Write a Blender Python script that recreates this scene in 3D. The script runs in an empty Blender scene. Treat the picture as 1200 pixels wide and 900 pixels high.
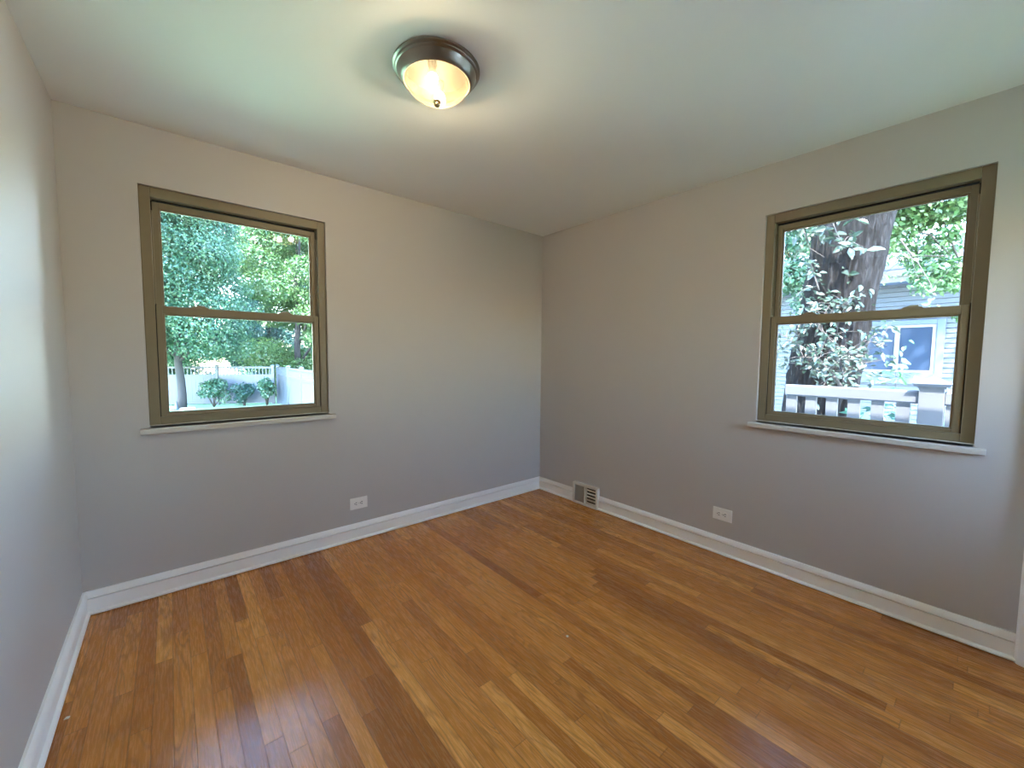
import bpy, bmesh, math, random
import numpy as np
from mathutils import Vector, Matrix, noise

# ------------------------------------------------------------------ camera, sky, sun, exposure
scene = bpy.context.scene
COL = scene.collection
F_PX, YAW, PITCH, ROLL = 473.0586, 0.7020, -0.0661, 0.0086
CAM = Vector((-2.7458, -2.8136, 1.2916))
EXPOSURE = 1.33
SUN_DIR = Vector((-0.47, -0.36, 0.81)).normalized()     # towards the sun
SUN_E = 26.0
SKY_STRENGTH = 2.7
BULB_STRENGTH = 300.0

fw = Vector((math.sin(YAW) * math.cos(PITCH), math.cos(YAW) * math.cos(PITCH), math.sin(PITCH)))
rt = Vector((math.cos(YAW), -math.sin(YAW), 0))
up = rt.cross(fw)
rt2 = math.cos(ROLL) * rt + math.sin(ROLL) * up
up2 = -math.sin(ROLL) * rt + math.cos(ROLL) * up
cam_data = bpy.data.cameras.new('camera')
cam_data.sensor_fit = 'HORIZONTAL'
cam_data.sensor_width = 36.0
cam_data.lens = F_PX / 1200.0 * 36.0
cam_data.clip_start = 0.02
cam_data.clip_end = 500
cam = bpy.data.objects.new('camera', cam_data)
COL.objects.link(cam)
mw = Matrix((rt2, up2, -fw)).transposed().to_4x4()
mw.translation = CAM
cam.matrix_world = mw
scene.camera = cam

vs = scene.view_settings
scene.display_settings.display_device = 'sRGB'
vs.view_transform = 'Standard'
vs.look = 'None'
vs.gamma = 1.0
vs.use_curve_mapping = False
vs.exposure = EXPOSURE

world = bpy.data.worlds.new('sky')
scene.world = world
world.use_nodes = True
wn = world.node_tree
wn.nodes.clear()
sky = wn.nodes.new('ShaderNodeTexSky')
sky.sky_type = 'NISHITA'
sky.sun_disc = False
sky.sun_elevation = math.asin(SUN_DIR.z)
sky.sun_rotation = math.atan2(SUN_DIR.x, SUN_DIR.y)
sky.altitude = 100
sky.air_density = 1.3
sky.dust_density = 0.6
sky.ozone_density = 3.5
bg = wn.nodes.new('ShaderNodeBackground')
bg.inputs[1].default_value = SKY_STRENGTH
wo = wn.nodes.new('ShaderNodeOutputWorld')
wn.links.new(sky.outputs[0], bg.inputs[0])
wn.links.new(bg.outputs[0], wo.inputs[0])

sun_data = bpy.data.lights.new('sun', 'SUN')
sun_data.energy = SUN_E
sun_data.angle = math.radians(0.6)
sun_data.color = (1.0, 0.975, 0.94)
sun = bpy.data.objects.new('sun', sun_data)
COL.objects.link(sun)
sun.rotation_euler = (-SUN_DIR).to_track_quat('-Z', 'Y').to_euler()
sun.location = (-8, -6, 14)

cy = scene.cycles
cy.max_bounces = 14
cy.diffuse_bounces = 8
cy.glossy_bounces = 5
cy.transmission_bounces = 8
cy.transparent_max_bounces = 24
cy.sample_clamp_indirect = 6.0
cy.sample_clamp_direct = 0.0
cy.use_denoising = True

# ------------------------------------------------------------------ dimensions
H = 2.44
W = 3.117            # left wall at x = -W
FRONT = -3.95
TH = 0.15            # wall thickness
GRADE = -1.10
WIN_W, WIN_H = 0.888, 1.232
WIN_Z = 0.917
WIN1_X = -2.841      # left edge of back window
WIN2_Y = -1.899      # left edge (far edge) of right window


# ------------------------------------------------------------------ mesh helpers
class MB:
    def __init__(self, M=None):
        self.v = []
        self.f = []
        self.M = M or (lambda a, b, c: (a, b, c))

    def add(self, verts, faces):
        n = len(self.v)
        self.v += [tuple(self.M(*p)) for p in verts]
        self.f += [tuple(i + n for i in q) for q in faces]

    def box(self, a, b):
        x0, y0, z0 = a
        x1, y1, z1 = b
        vv = [(x0, y0, z0), (x1, y0, z0), (x1, y1, z0), (x0, y1, z0),
              (x0, y0, z1), (x1, y0, z1), (x1, y1, z1), (x0, y1, z1)]
        self.add(vv, [(0, 3, 2, 1), (4, 5, 6, 7), (0, 1, 5, 4), (1, 2, 6, 5), (2, 3, 7, 6), (3, 0, 4, 7)])

    def prism(self, prof, place, t0, t1):
        """prof: closed list of 2-D points; place(p, t) -> 3-D point"""
        n = len(prof)
        vv = [place(p, t0) for p in prof] + [place(p, t1) for p in prof]
        ff = [(i, (i + 1) % n, n + (i + 1) % n, n + i) for i in range(n)]
        ff += [tuple(range(n))[::-1], tuple(range(n, 2 * n))]
        self.add(vv, ff)

    def lathe(self, prof, c, seg=64, axis='z', a0=0.0):
        """prof: (r, h) list, first and last r may be 0"""
        vv, ff, rings = [], [], []
        for r, h in prof:
            if r < 1e-6:
                rings.append([len(vv)])
                vv.append((0, 0, h))
            else:
                rings.append(list(range(len(vv), len(vv) + seg)))
                vv += [(r * math.cos(a0 + 2 * math.pi * k / seg), r * math.sin(a0 + 2 * math.pi * k / seg), h) for k in range(seg)]
        for A, B in zip(rings[:-1], rings[1:]):
            for k in range(seg):
                k2 = (k + 1) % seg
                if len(A) == 1 and len(B) == 1:
                    continue
                if len(A) == 1:
                    ff.append((A[0], B[k], B[k2]))
                elif len(B) == 1:
                    ff.append((A[k], B[0], A[k2]))
                else:
                    ff.append((A[k], B[k], B[k2], A[k2]))
        self.add([(c[0] + x, c[1] + y, c[2] + z) for x, y, z in vv], ff)

    def tube(self, pts, rad, seg=10, cap=True):
        pts = [Vector(p) for p in pts]
        if not isinstance(rad, (list, tuple)):
            rad = [rad] * len(pts)
        vv, ff = [], []
        ref = Vector((0.31, 0.77, 0.1))
        for i, p in enumerate(pts):
            t = (pts[min(i + 1, len(pts) - 1)] - pts[max(i - 1, 0)]).normalized()
            a = t.cross(ref)
            a.normalize()
            b = t.cross(a)
            for k in range(seg):
                an = 2 * math.pi * k / seg
                q = p + rad[i] * (math.cos(an) * a + math.sin(an) * b)
                vv.append(tuple(q))
        for i in range(len(pts) - 1):
            for k in range(seg):
                k2 = (k + 1) % seg
                ff.append((i * seg + k, i * seg + k2, (i + 1) * seg + k2, (i + 1) * seg + k))
        if cap:
            ff.append(tuple(range(seg))[::-1])
            n = (len(pts) - 1) * seg
            ff.append(tuple(range(n, n + seg)))
        self.add(vv, ff)


def wloc(o):
    v = Vector((0, 0, 0))
    while o is not None:
        v += o.location
        o = o.parent
    return v


def obj(name, mb, mat, parent=None, smooth=None, bevel=0.0, origin=None):
    me = bpy.data.meshes.new(name)
    off = wloc(parent) if parent else Vector(origin or (0, 0, 0))
    me.from_pydata([tuple(Vector(p) - off) for p in mb.v], [], mb.f)
    bm = bmesh.new()
    bm.from_mesh(me)
    bmesh.ops.recalc_face_normals(bm, faces=bm.faces)
    bm.to_mesh(me)
    bm.free()
    me.materials.append(mat)
    o = bpy.data.objects.new(name, me)
    COL.objects.link(o)
    if parent:
        o.parent = parent
    else:
        o.location = off
    if smooth is not None:
        try:
            me.shade_smooth()
        except Exception:
            me.polygons.foreach_set('use_smooth', [True] * len(me.polygons))
        if smooth > 0:
            try:
                me.set_sharp_from_angle(angle=math.radians(smooth))
            except Exception:
                pass
    if bevel:
        m = o.modifiers.new('bevel', 'BEVEL')
        m.width = bevel
        m.segments = 2
        m.limit_method = 'ANGLE'
        m.angle_limit = math.radians(40)
    return o


def tag(o, label=None, cat=None, group=None, kind=None):
    if label:
        o['label'] = label
    if cat:
        o['category'] = cat
    if group:
        o['group'] = group
    if kind:
        o['kind'] = kind
    return o


def empty(name, loc):
    o = bpy.data.objects.new(name, None)
    o.empty_display_size = 0.05
    o.location = loc
    COL.objects.link(o)
    return o


def copy_tree(o, parent=None):
    c = o.copy()
    COL.objects.link(c)
    if parent:
        c.parent = parent
    for ch in list(o.children):
        copy_tree(ch, c)
    return c


def struct(o, label, cat):
    return tag(o, label, cat, kind='structure')


# ------------------------------------------------------------------ materials
def new_mat(name):
    m = bpy.data.materials.new(name)
    m.use_nodes = True
    nt = m.node_tree
    nt.nodes.clear()
    out = nt.nodes.new('ShaderNodeOutputMaterial')
    return m, nt, out


class N:
    def __init__(self, nt):
        self.nt = nt

    def __call__(self, typ, ins=None, **kw):
        n = self.nt.nodes.new('ShaderNode' + typ)
        for k, v in kw.items():
            setattr(n, k, v)
        for k, v in (ins or {}).items():
            s = n.inputs[k]
            if isinstance(v, bpy.types.NodeSocket):
                self.nt.links.new(v, s)
            else:
                s.default_value = v
        return n

    def math(self, op, a, b=0.0, c=0.0):
        return self('Math', {0: a, 1: b, 2: c}, operation=op).outputs[0]

    def mix(self, fac, a, b, blend='MIX'):
        n = self('Mix', data_type='RGBA', blend_type=blend)
        for k, v in ((0, fac), (6, a), (7, b)):
            if isinstance(v, bpy.types.NodeSocket):
                self.nt.links.new(v, n.inputs[k])
            else:
                n.inputs[k].default_value = v
        return n.outputs[2]

    def ramp(self, fac, stops, interp='LINEAR'):
        n = self('ValToRGB', {0: fac})
        cr = n.color_ramp
        cr.interpolation = interp
        while len(cr.elements) < len(stops):
            cr.elements.new(0.5)
        for e, (p, c) in zip(cr.elements, stops):
            e.position = p
            e.color = c if len(c) == 4 else (*c, 1)
        return n.outputs[0]


def rgba(c):
    return (c[0], c[1], c[2], 1.0)


def principled(name, base, rough=0.5, metallic=0.0, spec=0.5, bump_scale=0, bump=0.0, bump_dist=0.001, var=0.0, var_scale=3.0):
    m, nt, out = new_mat(name)
    n = N(nt)
    tc = n('TexCoord').outputs['Object']
    p = n('BsdfPrincipled', {'Roughness': rough, 'Metallic': metallic, 'Specular IOR Level': spec})
    nz = n('TexNoise', {'Vector': tc, 'Scale': var_scale, 'Detail': 5.0})
    dark = tuple(c * (1 - var) for c in base)
    lite = tuple(min(1, c * (1 + var)) for c in base)
    nt.links.new(n.mix(nz.outputs[0], rgba(dark), rgba(lite)), p.inputs['Base Color'])
    if bump_scale:
        bz = n('TexNoise', {'Vector': tc, 'Scale': bump_scale, 'Detail': 3.0})
        b = n('Bump', {'Height': bz.outputs[0], 'Strength': bump, 'Distance': bump_dist})
        nt.links.new(b.outputs[0], p.inputs['Normal'])
    nt.links.new(p.outputs[0], out.inputs[0])
    return m


M_WALL = principled('wall_paint', (0.52, 0.497, 0.487), 0.48, bump_scale=220, bump=0.12, bump_dist=0.001, var=0.015)
M_CEIL = principled('ceiling_paint', (0.86, 0.865, 0.865), 0.7, bump_scale=180, bump=0.12, bump_dist=0.001, var=0.01)
M_TRIM = principled('trim_paint', (0.93, 0.93, 0.92), 0.35, bump_scale=30, bump=0.05, var=0.02)
M_TAUPE = principled('window_paint', (0.21, 0.172, 0.105), 0.45, bump_scale=60, bump=0.1, var=0.06, var_scale=12)
M_DARK = principled('gap_shade', (0.015, 0.014, 0.012), 0.8)  # near-black colour standing for shade in window grooves and the register duct
M_SILL = principled('sill_paint', (0.62, 0.60, 0.57), 0.4, bump_scale=30, bump=0.05, var=0.02)
M_PLATE = principled('outlet_plastic', (0.86, 0.855, 0.83), 0.35)
M_SLOT = principled('outlet_slot', (0.02, 0.02, 0.02), 0.6)
M_VENT = principled('vent_enamel', (0.74, 0.72, 0.66), 0.45, bump_scale=60, bump=0.05, var=0.03)
M_VENTGREY = principled('vent_grey', (0.42, 0.42, 0.38), 0.55, bump_scale=300, bump=0.4, var=0.06, var_scale=80)
M_STEEL = principled('screw_steel', (0.55, 0.54, 0.50), 0.35, metallic=1.0)
M_NICKEL = principled('brushed_nickel', (0.30, 0.27, 0.235), 0.34, metallic=1.0, bump_scale=90, bump=0.05, var=0.08, var_scale=25)
M_BRASS = principled('finial_metal', (0.34, 0.27, 0.16), 0.35, metallic=1.0)
M_PAN = principled('dark_lamp_pan', (0.02, 0.015, 0.009), 0.9, spec=0.1)
M_CHIP = principled('paint_flake', (0.85, 0.83, 0.78), 0.6)
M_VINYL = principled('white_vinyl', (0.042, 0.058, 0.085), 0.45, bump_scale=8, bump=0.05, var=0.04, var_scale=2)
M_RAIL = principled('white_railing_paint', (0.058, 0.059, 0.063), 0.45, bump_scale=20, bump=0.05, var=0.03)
M_DECK = principled('deck_boards', (0.55, 0.58, 0.62), 0.6, bump_scale=20, bump=0.2, var=0.12, var_scale=6)
M_EXT = principled('house_exterior', (0.62, 0.60, 0.56), 0.7)
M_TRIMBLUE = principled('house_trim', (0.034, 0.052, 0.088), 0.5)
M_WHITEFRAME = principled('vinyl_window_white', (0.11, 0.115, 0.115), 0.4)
M_BOARD = principled('edging_timber', (0.50, 0.40, 0.36), 0.8, bump_scale=30, bump=0.3, var=0.1)
M_CONCRETE = principled('concrete', (0.68, 0.72, 0.77), 0.85, bump_scale=40, bump=0.2, var=0.06)  # cool pale tone of the added bounce slab
M_STEM = principled('stem_bark', (0.035, 0.027, 0.024), 0.8, bump_scale=60, bump=0.4, var=0.25, var_scale=15)
M_SHINGLE = principled('roof_shingle', (0.05, 0.05, 0.065), 0.9, bump_scale=25, bump=0.6, bump_dist=0.01, var=0.3, var_scale=14)


def floor_material():
    m, nt, out = new_mat('oak_strip_floor')
    n = N(nt)
    tc = n('TexCoord').outputs['Object']
    sep = n('SeparateXYZ', {0: tc})
    x, y = sep.outputs[0], sep.outputs[1]
    xr = n.math('DIVIDE', n.math('ADD', x, 20.0), 0.0572)
    row = n.math('FLOOR', xr)
    fx = n.math('FRACT', xr)
    r1 = n('TexWhiteNoise', {'W': row}, noise_dimensions='1D')
    ln = n.math('MULTIPLY_ADD', r1.outputs[0], 0.55, 0.62)          # strip length differs row by row
    yr = n.math('ADD', n.math('DIVIDE', y, ln), n.math('MULTIPLY', r1.outputs[0], 37.31))
    cell = n.math('FLOOR', yr)
    fy = n.math('FRACT', yr)
    cv = n('CombineXYZ', {0: row, 1: cell, 2: 0.0})
    rnd = n('TexWhiteNoise', {'Vector': cv.outputs[0]}, noise_dimensions='3D')
    rs = n('SeparateColor', {0: rnd.outputs[1]})
    ra, rb, rc = rs.outputs[0], rs.outputs[1], rs.outputs[2]
    # grain coordinates: stretched along the strip, shifted per strip
    gx = n.math('MULTIPLY_ADD', x, 1.0, n.math('MULTIPLY', ra, 31.0))
    gy = n.math('MULTIPLY_ADD', y, 0.06, n.math('MULTIPLY', rb, 17.0))
    gv = n('CombineXYZ', {0: gx, 1: gy, 2: n.math('MULTIPLY', rc, 9.0)})
    fine = n('TexNoise', {'Vector': gv.outputs[0], 'Scale': 210.0, 'Detail': 4.0, 'Roughness': 0.65})
    gv2 = n('CombineXYZ', {0: gx, 1: n.math('MULTIPLY_ADD', y, 0.13, n.math('MULTIPLY', rb, 17.0)), 2: n.math('MULTIPLY', rc, 9.0)})
    broad = n('TexNoise', {'Vector': gv2.outputs[0], 'Scale': 16.0, 'Detail': 2.0, 'Roughness': 0.5, 'Distortion': 0.6})
    rings = n.math('SINE', n.math('MULTIPLY', broad.outputs[0], n.math('MULTIPLY_ADD', rc, 34.0, 30.0)))
    rings = n.math('MULTIPLY_ADD', rings, 0.5, 0.5)
    rings = n.math('POWER', rings, 2.5)
    blot = n('TexNoise', {'Vector': tc, 'Scale': 2.2, 'Detail': 3.0})
    base = n.ramp(ra, [(0.0, (0.30, 0.095, 0.017)), (0.20, (0.47, 0.172, 0.031)), (0.5, (0.60, 0.242, 0.048)),
                       (0.80, (0.70, 0.302, 0.066)), (1.0, (0.84, 0.405, 0.105))])
    hue = n.mix(n.math('MULTIPLY', rb, 0.30), base, (0.56, 0.235, 0.060, 1), 'MIX')
    g1 = n.math('MULTIPLY_ADD', fine.outputs[0], 0.7, 0.62)
    c1 = n.mix(1.0, hue, n('CombineColor', {0: g1, 1: g1, 2: g1}).outputs[0], 'MULTIPLY')
    c2 = n.mix(n.math('MULTIPLY', rings, n.math('MULTIPLY_ADD', rc, 0.50, 0.16)), c1, (0.26, 0.10, 0.026, 1))
    c3 = n.mix(n.math('MULTIPLY', blot.outputs[0], 0.22), c2, (0.66, 0.30, 0.075, 1))
    # knots
    vor = n('TexVoronoi', {'Vector': n('CombineXYZ', {0: x, 1: n.math('MULTIPLY', y, 0.6), 2: 0.0}).outputs[0], 'Scale': 2.1, 'Randomness': 1.0})
    kn = n.ramp(vor.outputs['Distance'], [(0.0, (1, 1, 1)), (0.022, (0.6, 0.6, 0.6)), (0.045, (0, 0, 0))])
    c3 = n.mix(n.math('MULTIPLY', kn, 0.75), c3, (0.10, 0.038, 0.012, 1))
    # joints
    ex = n.math('MINIMUM', fx, n.math('SUBTRACT', 1.0, fx))
    ey = n.math('MULTIPLY', n.math('MINIMUM', fy, n.math('SUBTRACT', 1.0, fy)), n.math('DIVIDE', ln, 0.0572))
    e = n.math('MINIMUM', ex, ey)
    seam = n.ramp(e, [(0.0, (1, 1, 1)), (0.018, (0.85, 0.85, 0.85)), (0.045, (0, 0, 0))])
    wear = n('TexNoise', {'Vector': tc, 'Scale': 1.3, 'Detail': 2.0})
    seam_w = n.math('MULTIPLY', seam, n.math('MULTIPLY_ADD', wear.outputs[0], 0.7, 0.4))
    c4 = n.mix(n.math('MULTIPLY', seam_w, 0.55), c3, (0.10, 0.042, 0.014, 1))
    p = n('BsdfPrincipled', {'Base Color': c4, 'Specular IOR Level': 0.5})
    nt.links.new(n.math('MULTIPLY_ADD', fine.outputs[0], 0.14, 0.20), p.inputs['Roughness'])
    hgt = n.math('SUBTRACT', n.math('MULTIPLY', fine.outputs[0], 0.10), seam)
    wav = n('TexNoise', {'Vector': tc, 'Scale': 9.0, 'Detail': 1.0})
    hgt = n.math('MULTIPLY_ADD', wav.outputs[0], 0.5, hgt)
    b = n('Bump', {'Height': hgt, 'Strength': 0.25, 'Distance': 0.0015})
    nt.links.new(b.outputs[0], p.inputs['Normal'])
    nt.links.new(p.outputs[0], out.inputs[0])
    return m


M_FLOOR = floor_material()


def glass_material(name, tint=(0.97, 0.985, 0.985)):
    m, nt, out = new_mat(name)
    n = N(nt)
    fr = n('Fresnel', {'IOR': 1.5})
    tr = n('BsdfTransparent', {'Color': rgba(tint)})
    gl = n('BsdfGlossy', {'Color': (1, 1, 1, 1), 'Roughness': 0.0})
    mx = n('MixShader', {0: fr.outputs[0], 1: tr.outputs[0], 2: gl.outputs[0]})
    nt.links.new(mx.outputs[0], out.inputs[0])
    return m


M_GLASS = glass_material('window_glass')


def house_glass():
    m, nt, out = new_mat('dark_house_glass')
    n = N(nt)
    p = n('BsdfPrincipled', {'Base Color': (0.016, 0.026, 0.045, 1), 'Roughness': 0.05, 'Specular IOR Level': 0.4})
    nt.links.new(p.outputs[0], out.inputs[0])
    return m


M_HGLASS = house_glass()


def dome_material():
    m, nt, out = new_mat('frosted_scavo_glass')
    n = N(nt)
    tc = n('TexCoord').outputs['Object']
    nz = n('TexNoise', {'Vector': tc, 'Scale': 22.0, 'Detail': 5.0, 'Distortion': 2.5})
    vein = n.ramp(nz.outputs[0], [(0.0, (0.55, 0.42, 0.22)), (0.45, (0.85, 0.70, 0.42)), (0.5, (0.62, 0.48, 0.27)), (0.56, (0.88, 0.74, 0.46)), (1.0, (0.9, 0.77, 0.5))])
    tr = n('BsdfTransparent', {'Color': (0.95, 0.80, 0.56, 1)})
    tl = n('BsdfTranslucent', {'Color': vein})
    rf = n('BsdfRefraction', {'Color': (0.95, 0.84, 0.6, 1), 'Roughness': 0.38, 'IOR': 1.12})
    gl = n('BsdfGlossy', {'Color': (0.9, 0.85, 0.75, 1), 'Roughness': 0.25})
    a = n('MixShader', {0: 0.019, 1: tr.outputs[0], 2: tl.outputs[0]})
    b = n('MixShader', {0: 0.035, 1: a.outputs[0], 2: rf.outputs[0]})
    fr = n('Fresnel', {'IOR': 1.3})
    c = n('MixShader', {0: fr.outputs[0], 1: b.outputs[0], 2: gl.outputs[0]})
    nt.links.new(c.outputs[0], out.inputs[0])
    return m


M_DOME = dome_material()


def emit(name, col, s):
    m, nt, out = new_mat(name)
    n = N(nt)
    e = n('Emission', {'Color': rgba(col), 'Strength': s})
    nt.links.new(e.outputs[0], out.inputs[0])
    return m


M_BULB = emit('lit_bulb', (1.0, 0.915, 0.79), BULB_STRENGTH)


def leaf_material(name, cols, trans=0.35):
    """cols: list of leaf colours, one picked per leaf"""
    m, nt, out = new_mat(name)
    n = N(nt)
    geo = n('NewGeometry')
    tc = n('TexCoord').outputs['Object']
    nz = n('TexNoise', {'Vector': tc, 'Scale': 0.9, 'Detail': 3.0})
    f = n.math('MULTIPLY_ADD', geo.outputs['Random Per Island'], 0.6, n.math('MULTIPLY_ADD', nz.outputs[0], 1.0, -0.30))
    k = len(cols) - 1
    col = n.ramp(f, [(i / k, c) for i, c in enumerate(cols)])
    d = n('BsdfDiffuse', {'Color': col})
    t = n('BsdfTranslucent', {'Color': col})
    g = n('BsdfGlossy', {'Color': (1, 1, 1, 1), 'Roughness': 0.35})
    a = n('MixShader', {0: trans, 1: d.outputs[0], 2: t.outputs[0]})
    b = n('MixShader', {0: 0.035, 1: a.outputs[0], 2: g.outputs[0]})
    nt.links.new(b.outputs[0], out.inputs[0])
    return m


M_LEAF_A = leaf_material('leaves_blue_green', [(0.0138, 0.0524, 0.0403), (0.0322, 0.0967, 0.0605), (0.0598, 0.1369, 0.0725), (0.1199, 0.1851, 0.0967)])
M_LEAF_B = leaf_material('leaves_yellow_green', [(0.0174, 0.0583, 0.0247), (0.0418, 0.102, 0.033), (0.0767, 0.1457, 0.0494), (0.1324, 0.1894, 0.0824)])
M_LEAF_C = leaf_material('leaves_dark', [(0.0081, 0.0368, 0.0349), (0.0163, 0.0572, 0.0478), (0.0327, 0.0897, 0.0653), (0.0572, 0.1224, 0.087)])
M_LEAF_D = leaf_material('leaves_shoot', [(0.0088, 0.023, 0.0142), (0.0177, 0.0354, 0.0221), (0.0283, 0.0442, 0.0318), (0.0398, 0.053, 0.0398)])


def bark_material():
    m, nt, out = new_mat('furrowed_bark')
    n = N(nt)
    tc = n('TexCoord').outputs['Object']
    mp = n('Mapping', {'Vector': tc, 'Scale': (1, 1, 0.22)})
    nz = n('TexNoise', {'Vector': mp.outputs[0], 'Scale': 24.0, 'Detail': 6.0, 'Roughness': 0.65, 'Distortion': 0.8})
    col = n.ramp(nz.outputs[0], [(0.30, (0.0008, 0.0007, 0.0008)), (0.48, (0.0034, 0.0031, 0.0035)), (0.66, (0.0135, 0.0128, 0.0143))])
    p = n('BsdfPrincipled', {'Base Color': col, 'Roughness': 0.95, 'Specular IOR Level': 0.15})
    b = n('Bump', {'Height': nz.outputs[0], 'Strength': 0.9, 'Distance': 0.03})
    nt.links.new(b.outputs[0], p.inputs['Normal'])
    nt.links.new(p.outputs[0], out.inputs[0])
    return m


M_BARK = bark_material()
M_BARK_PALE = principled('pale_grey_bark', (0.022, 0.021, 0.023), 0.9, bump_scale=30, bump=0.6, bump_dist=0.02, var=0.35, var_scale=9)


def siding_material():
    m, nt, out = new_mat('lap_siding')
    n = N(nt)
    tc = n('TexCoord').outputs['Object']
    nz = n('TexNoise', {'Vector': tc, 'Scale': 1.2, 'Detail': 4.0})
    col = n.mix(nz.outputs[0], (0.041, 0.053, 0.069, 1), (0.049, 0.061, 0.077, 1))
    p = n('BsdfPrincipled', {'Base Color': col, 'Roughness': 0.6})
    nt.links.new(p.outputs[0], out.inputs[0])
    return m


M_SIDING = siding_material()


def lawn_material():
    m, nt, out = new_mat('lawn')
    n = N(nt)
    tc = n('TexCoord').outputs['Object']
    a = n('TexNoise', {'Vector': tc, 'Scale': 0.8, 'Detail': 5.0})
    b = n('TexNoise', {'Vector': tc, 'Scale': 30.0, 'Detail': 3.0})
    c1 = n.ramp(a.outputs[0], [(0.3, (0.20, 0.35, 0.21)), (0.7, (0.29, 0.45, 0.29))])
    c2 = n.mix(n.math('MULTIPLY', b.outputs[0], 0.7), c1, (0.14, 0.27, 0.14, 1))
    p = n('BsdfPrincipled', {'Base Color': c2, 'Roughness': 0.9, 'Specular IOR Level': 0.2})
    bp = n('Bump', {'Height': b.outputs[0], 'Strength': 0.8, 'Distance': 0.04})
    nt.links.new(bp.outputs[0], p.inputs['Normal'])
    nt.links.new(p.outputs[0], out.inputs[0])
    return m


M_LAWN = lawn_material()

# ------------------------------------------------------------------ room shell
mb = MB()
mb.box((-W - TH, FRONT - TH, -0.10), (TH, TH, 0.0))
struct(obj('floor', mb, M_FLOOR), 'honey oak strip floor with satin finish', 'floor')
mb = MB()
mb.box((-W - TH, FRONT - TH, H), (TH, TH, H + 0.12))
struct(obj('ceiling', mb, M_CEIL), 'plain white painted ceiling', 'ceiling')

# back wall, with a hole for the window
def wall_with_hole(name, mat, u0, u1, place, hole):
    hu0, hu1, hv0, hv1 = hole
    m = MB(place)
    us = [u0, hu0, hu1, u1]
    vs_ = [0.0, hv0, hv1, H]
    vv, idx = [], {}
    for w in (0.0, TH):
        for i, u in enumerate(us):
            for j, v in enumerate(vs_):
                idx[(i, j, w)] = len(vv)
                vv.append((u, v, w))
    ff = []
    for w in (0.0, TH):
        for i in range(3):
            for j in range(3):
                if (i, j) == (1, 1):
                    continue
                ff.append((idx[(i, j, w)], idx[(i + 1, j, w)], idx[(i + 1, j + 1, w)], idx[(i, j + 1, w)]))
    def rim(a, b):
        ff.append((idx[(*a, 0.0)], idx[(*b, 0.0)], idx[(*b, TH)], idx[(*a, TH)]))
    rim((1, 1), (2, 1)); rim((2, 1), (2, 2)); rim((2, 2), (1, 2)); rim((1, 2), (1, 1))
    for k in range(3):
        rim((k, 0), (k + 1, 0)); rim((k, 3), (k + 1, 3)); rim((0, k), (0, k + 1)); rim((3, k), (3, k + 1))
    m.add(vv, ff)
    return obj(name, m, mat)


def P_BACK(u, v, w):      # u to the right, v up, w out of the room
    return (u, w, v)


def P_RIGHT(u, v, w):     # u = distance along the wall from the corner, towards the camera
    return (w, -u, v)


struct(wall_with_hole('wall_back', M_WALL, -W - TH, 0.0, P_BACK, (WIN1_X, WIN1_X + WIN_W, WIN_Z, WIN_Z + WIN_H)),
       'greige wall with the left hand window', 'wall')
struct(wall_with_hole('wall_right', M_WALL, -TH, -FRONT + TH, P_RIGHT, (-WIN2_Y, -WIN2_Y + WIN_W, WIN_Z, WIN_Z + WIN_H)),
       'greige wall with the right hand window', 'wall')
def P_FRONT(u, v, w):
    return (u, FRONT - w, v)


mb = MB()
mb.box((-W - TH, FRONT - TH, 0), (-W, 0.0, H))
struct(obj('wall_left', mb, M_WALL), 'greige wall at the left edge of the view', 'wall')
struct(wall_with_hole('wall_front', M_WALL, -W, 0.0, P_FRONT, (-0.92, -0.08, 0.02, 2.10)),
       'greige wall behind the viewer', 'wall')
d2 = empty('fill_door', (-0.50, FRONT, 0.02))  # made-up door, added to bring fill daylight into the room
struct(d2, 'glazed door added behind the viewer to let in fill daylight', 'door')
mb = MB(P_FRONT)
for a_, b_ in (((-0.92, 0.02), (-0.72, 2.10)), ((-0.28, 0.02), (-0.08, 2.10)), ((-0.72, 0.02), (-0.28, 1.15)), ((-0.72, 1.95), (-0.28, 2.10))):
    mb.box((a_[0], a_[1], 0.05), (b_[0], b_[1], 0.10))
obj('door_frame', mb, M_TRIM, d2)
mb = MB(P_FRONT)
mb.box((-0.72, 1.15, 0.072), (-0.28, 1.95, 0.078))
obj('glass_pane', mb, M_GLASS, d2)

# roof with overhanging eaves; front eave lengthened to keep sun out of added door
mb = MB()
E0 = 0.36
mb.box((-W - TH - E0, FRONT - TH - 1.2, H + 0.12), (TH + E0, TH + E0, H + 0.20))
z0 = H + 0.20
xa, xb, ya, yb = -W - TH - E0, TH + E0, FRONT - TH - 1.2, TH + E0
ym = (ya + yb) / 2
mb.add([(xa, ya, z0), (xb, ya, z0), (xb, yb, z0), (xa, yb, z0), (xa + 1.4, ym, z0 + 0.75), (xb - 1.4, ym, z0 + 0.75)],
       [(0, 1, 5, 4), (1, 2, 5), (2, 3, 4, 5), (3, 0, 4), (0, 3, 2, 1)])
struct(obj('roof', mb, M_SHINGLE), 'low hipped roof with overhanging eaves', 'roof')
# foundation below the floor
mb = MB()
mb.box((-W - TH, FRONT - TH, GRADE - 0.1), (TH, TH, -0.10))
struct(obj('foundation', mb, M_EXT), 'pale foundation wall under the room', 'foundation')

# baseboards: base board with a grooved cap and a shoe moulding
BASE = [(0, 0), (0.006, 0), (0.006, 0.006), (0.026, 0.006), (0.026, 0.012), (0.022, 0.017), (0.013, 0.021), (0.013, 0.082), (0.001, 0.0825), (0.001, 0.0890),
        (0.019, 0.0895), (0.017, 0.104), (0.011, 0.114), (0.008, 0.1205), (0, 0.1205)]


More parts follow.
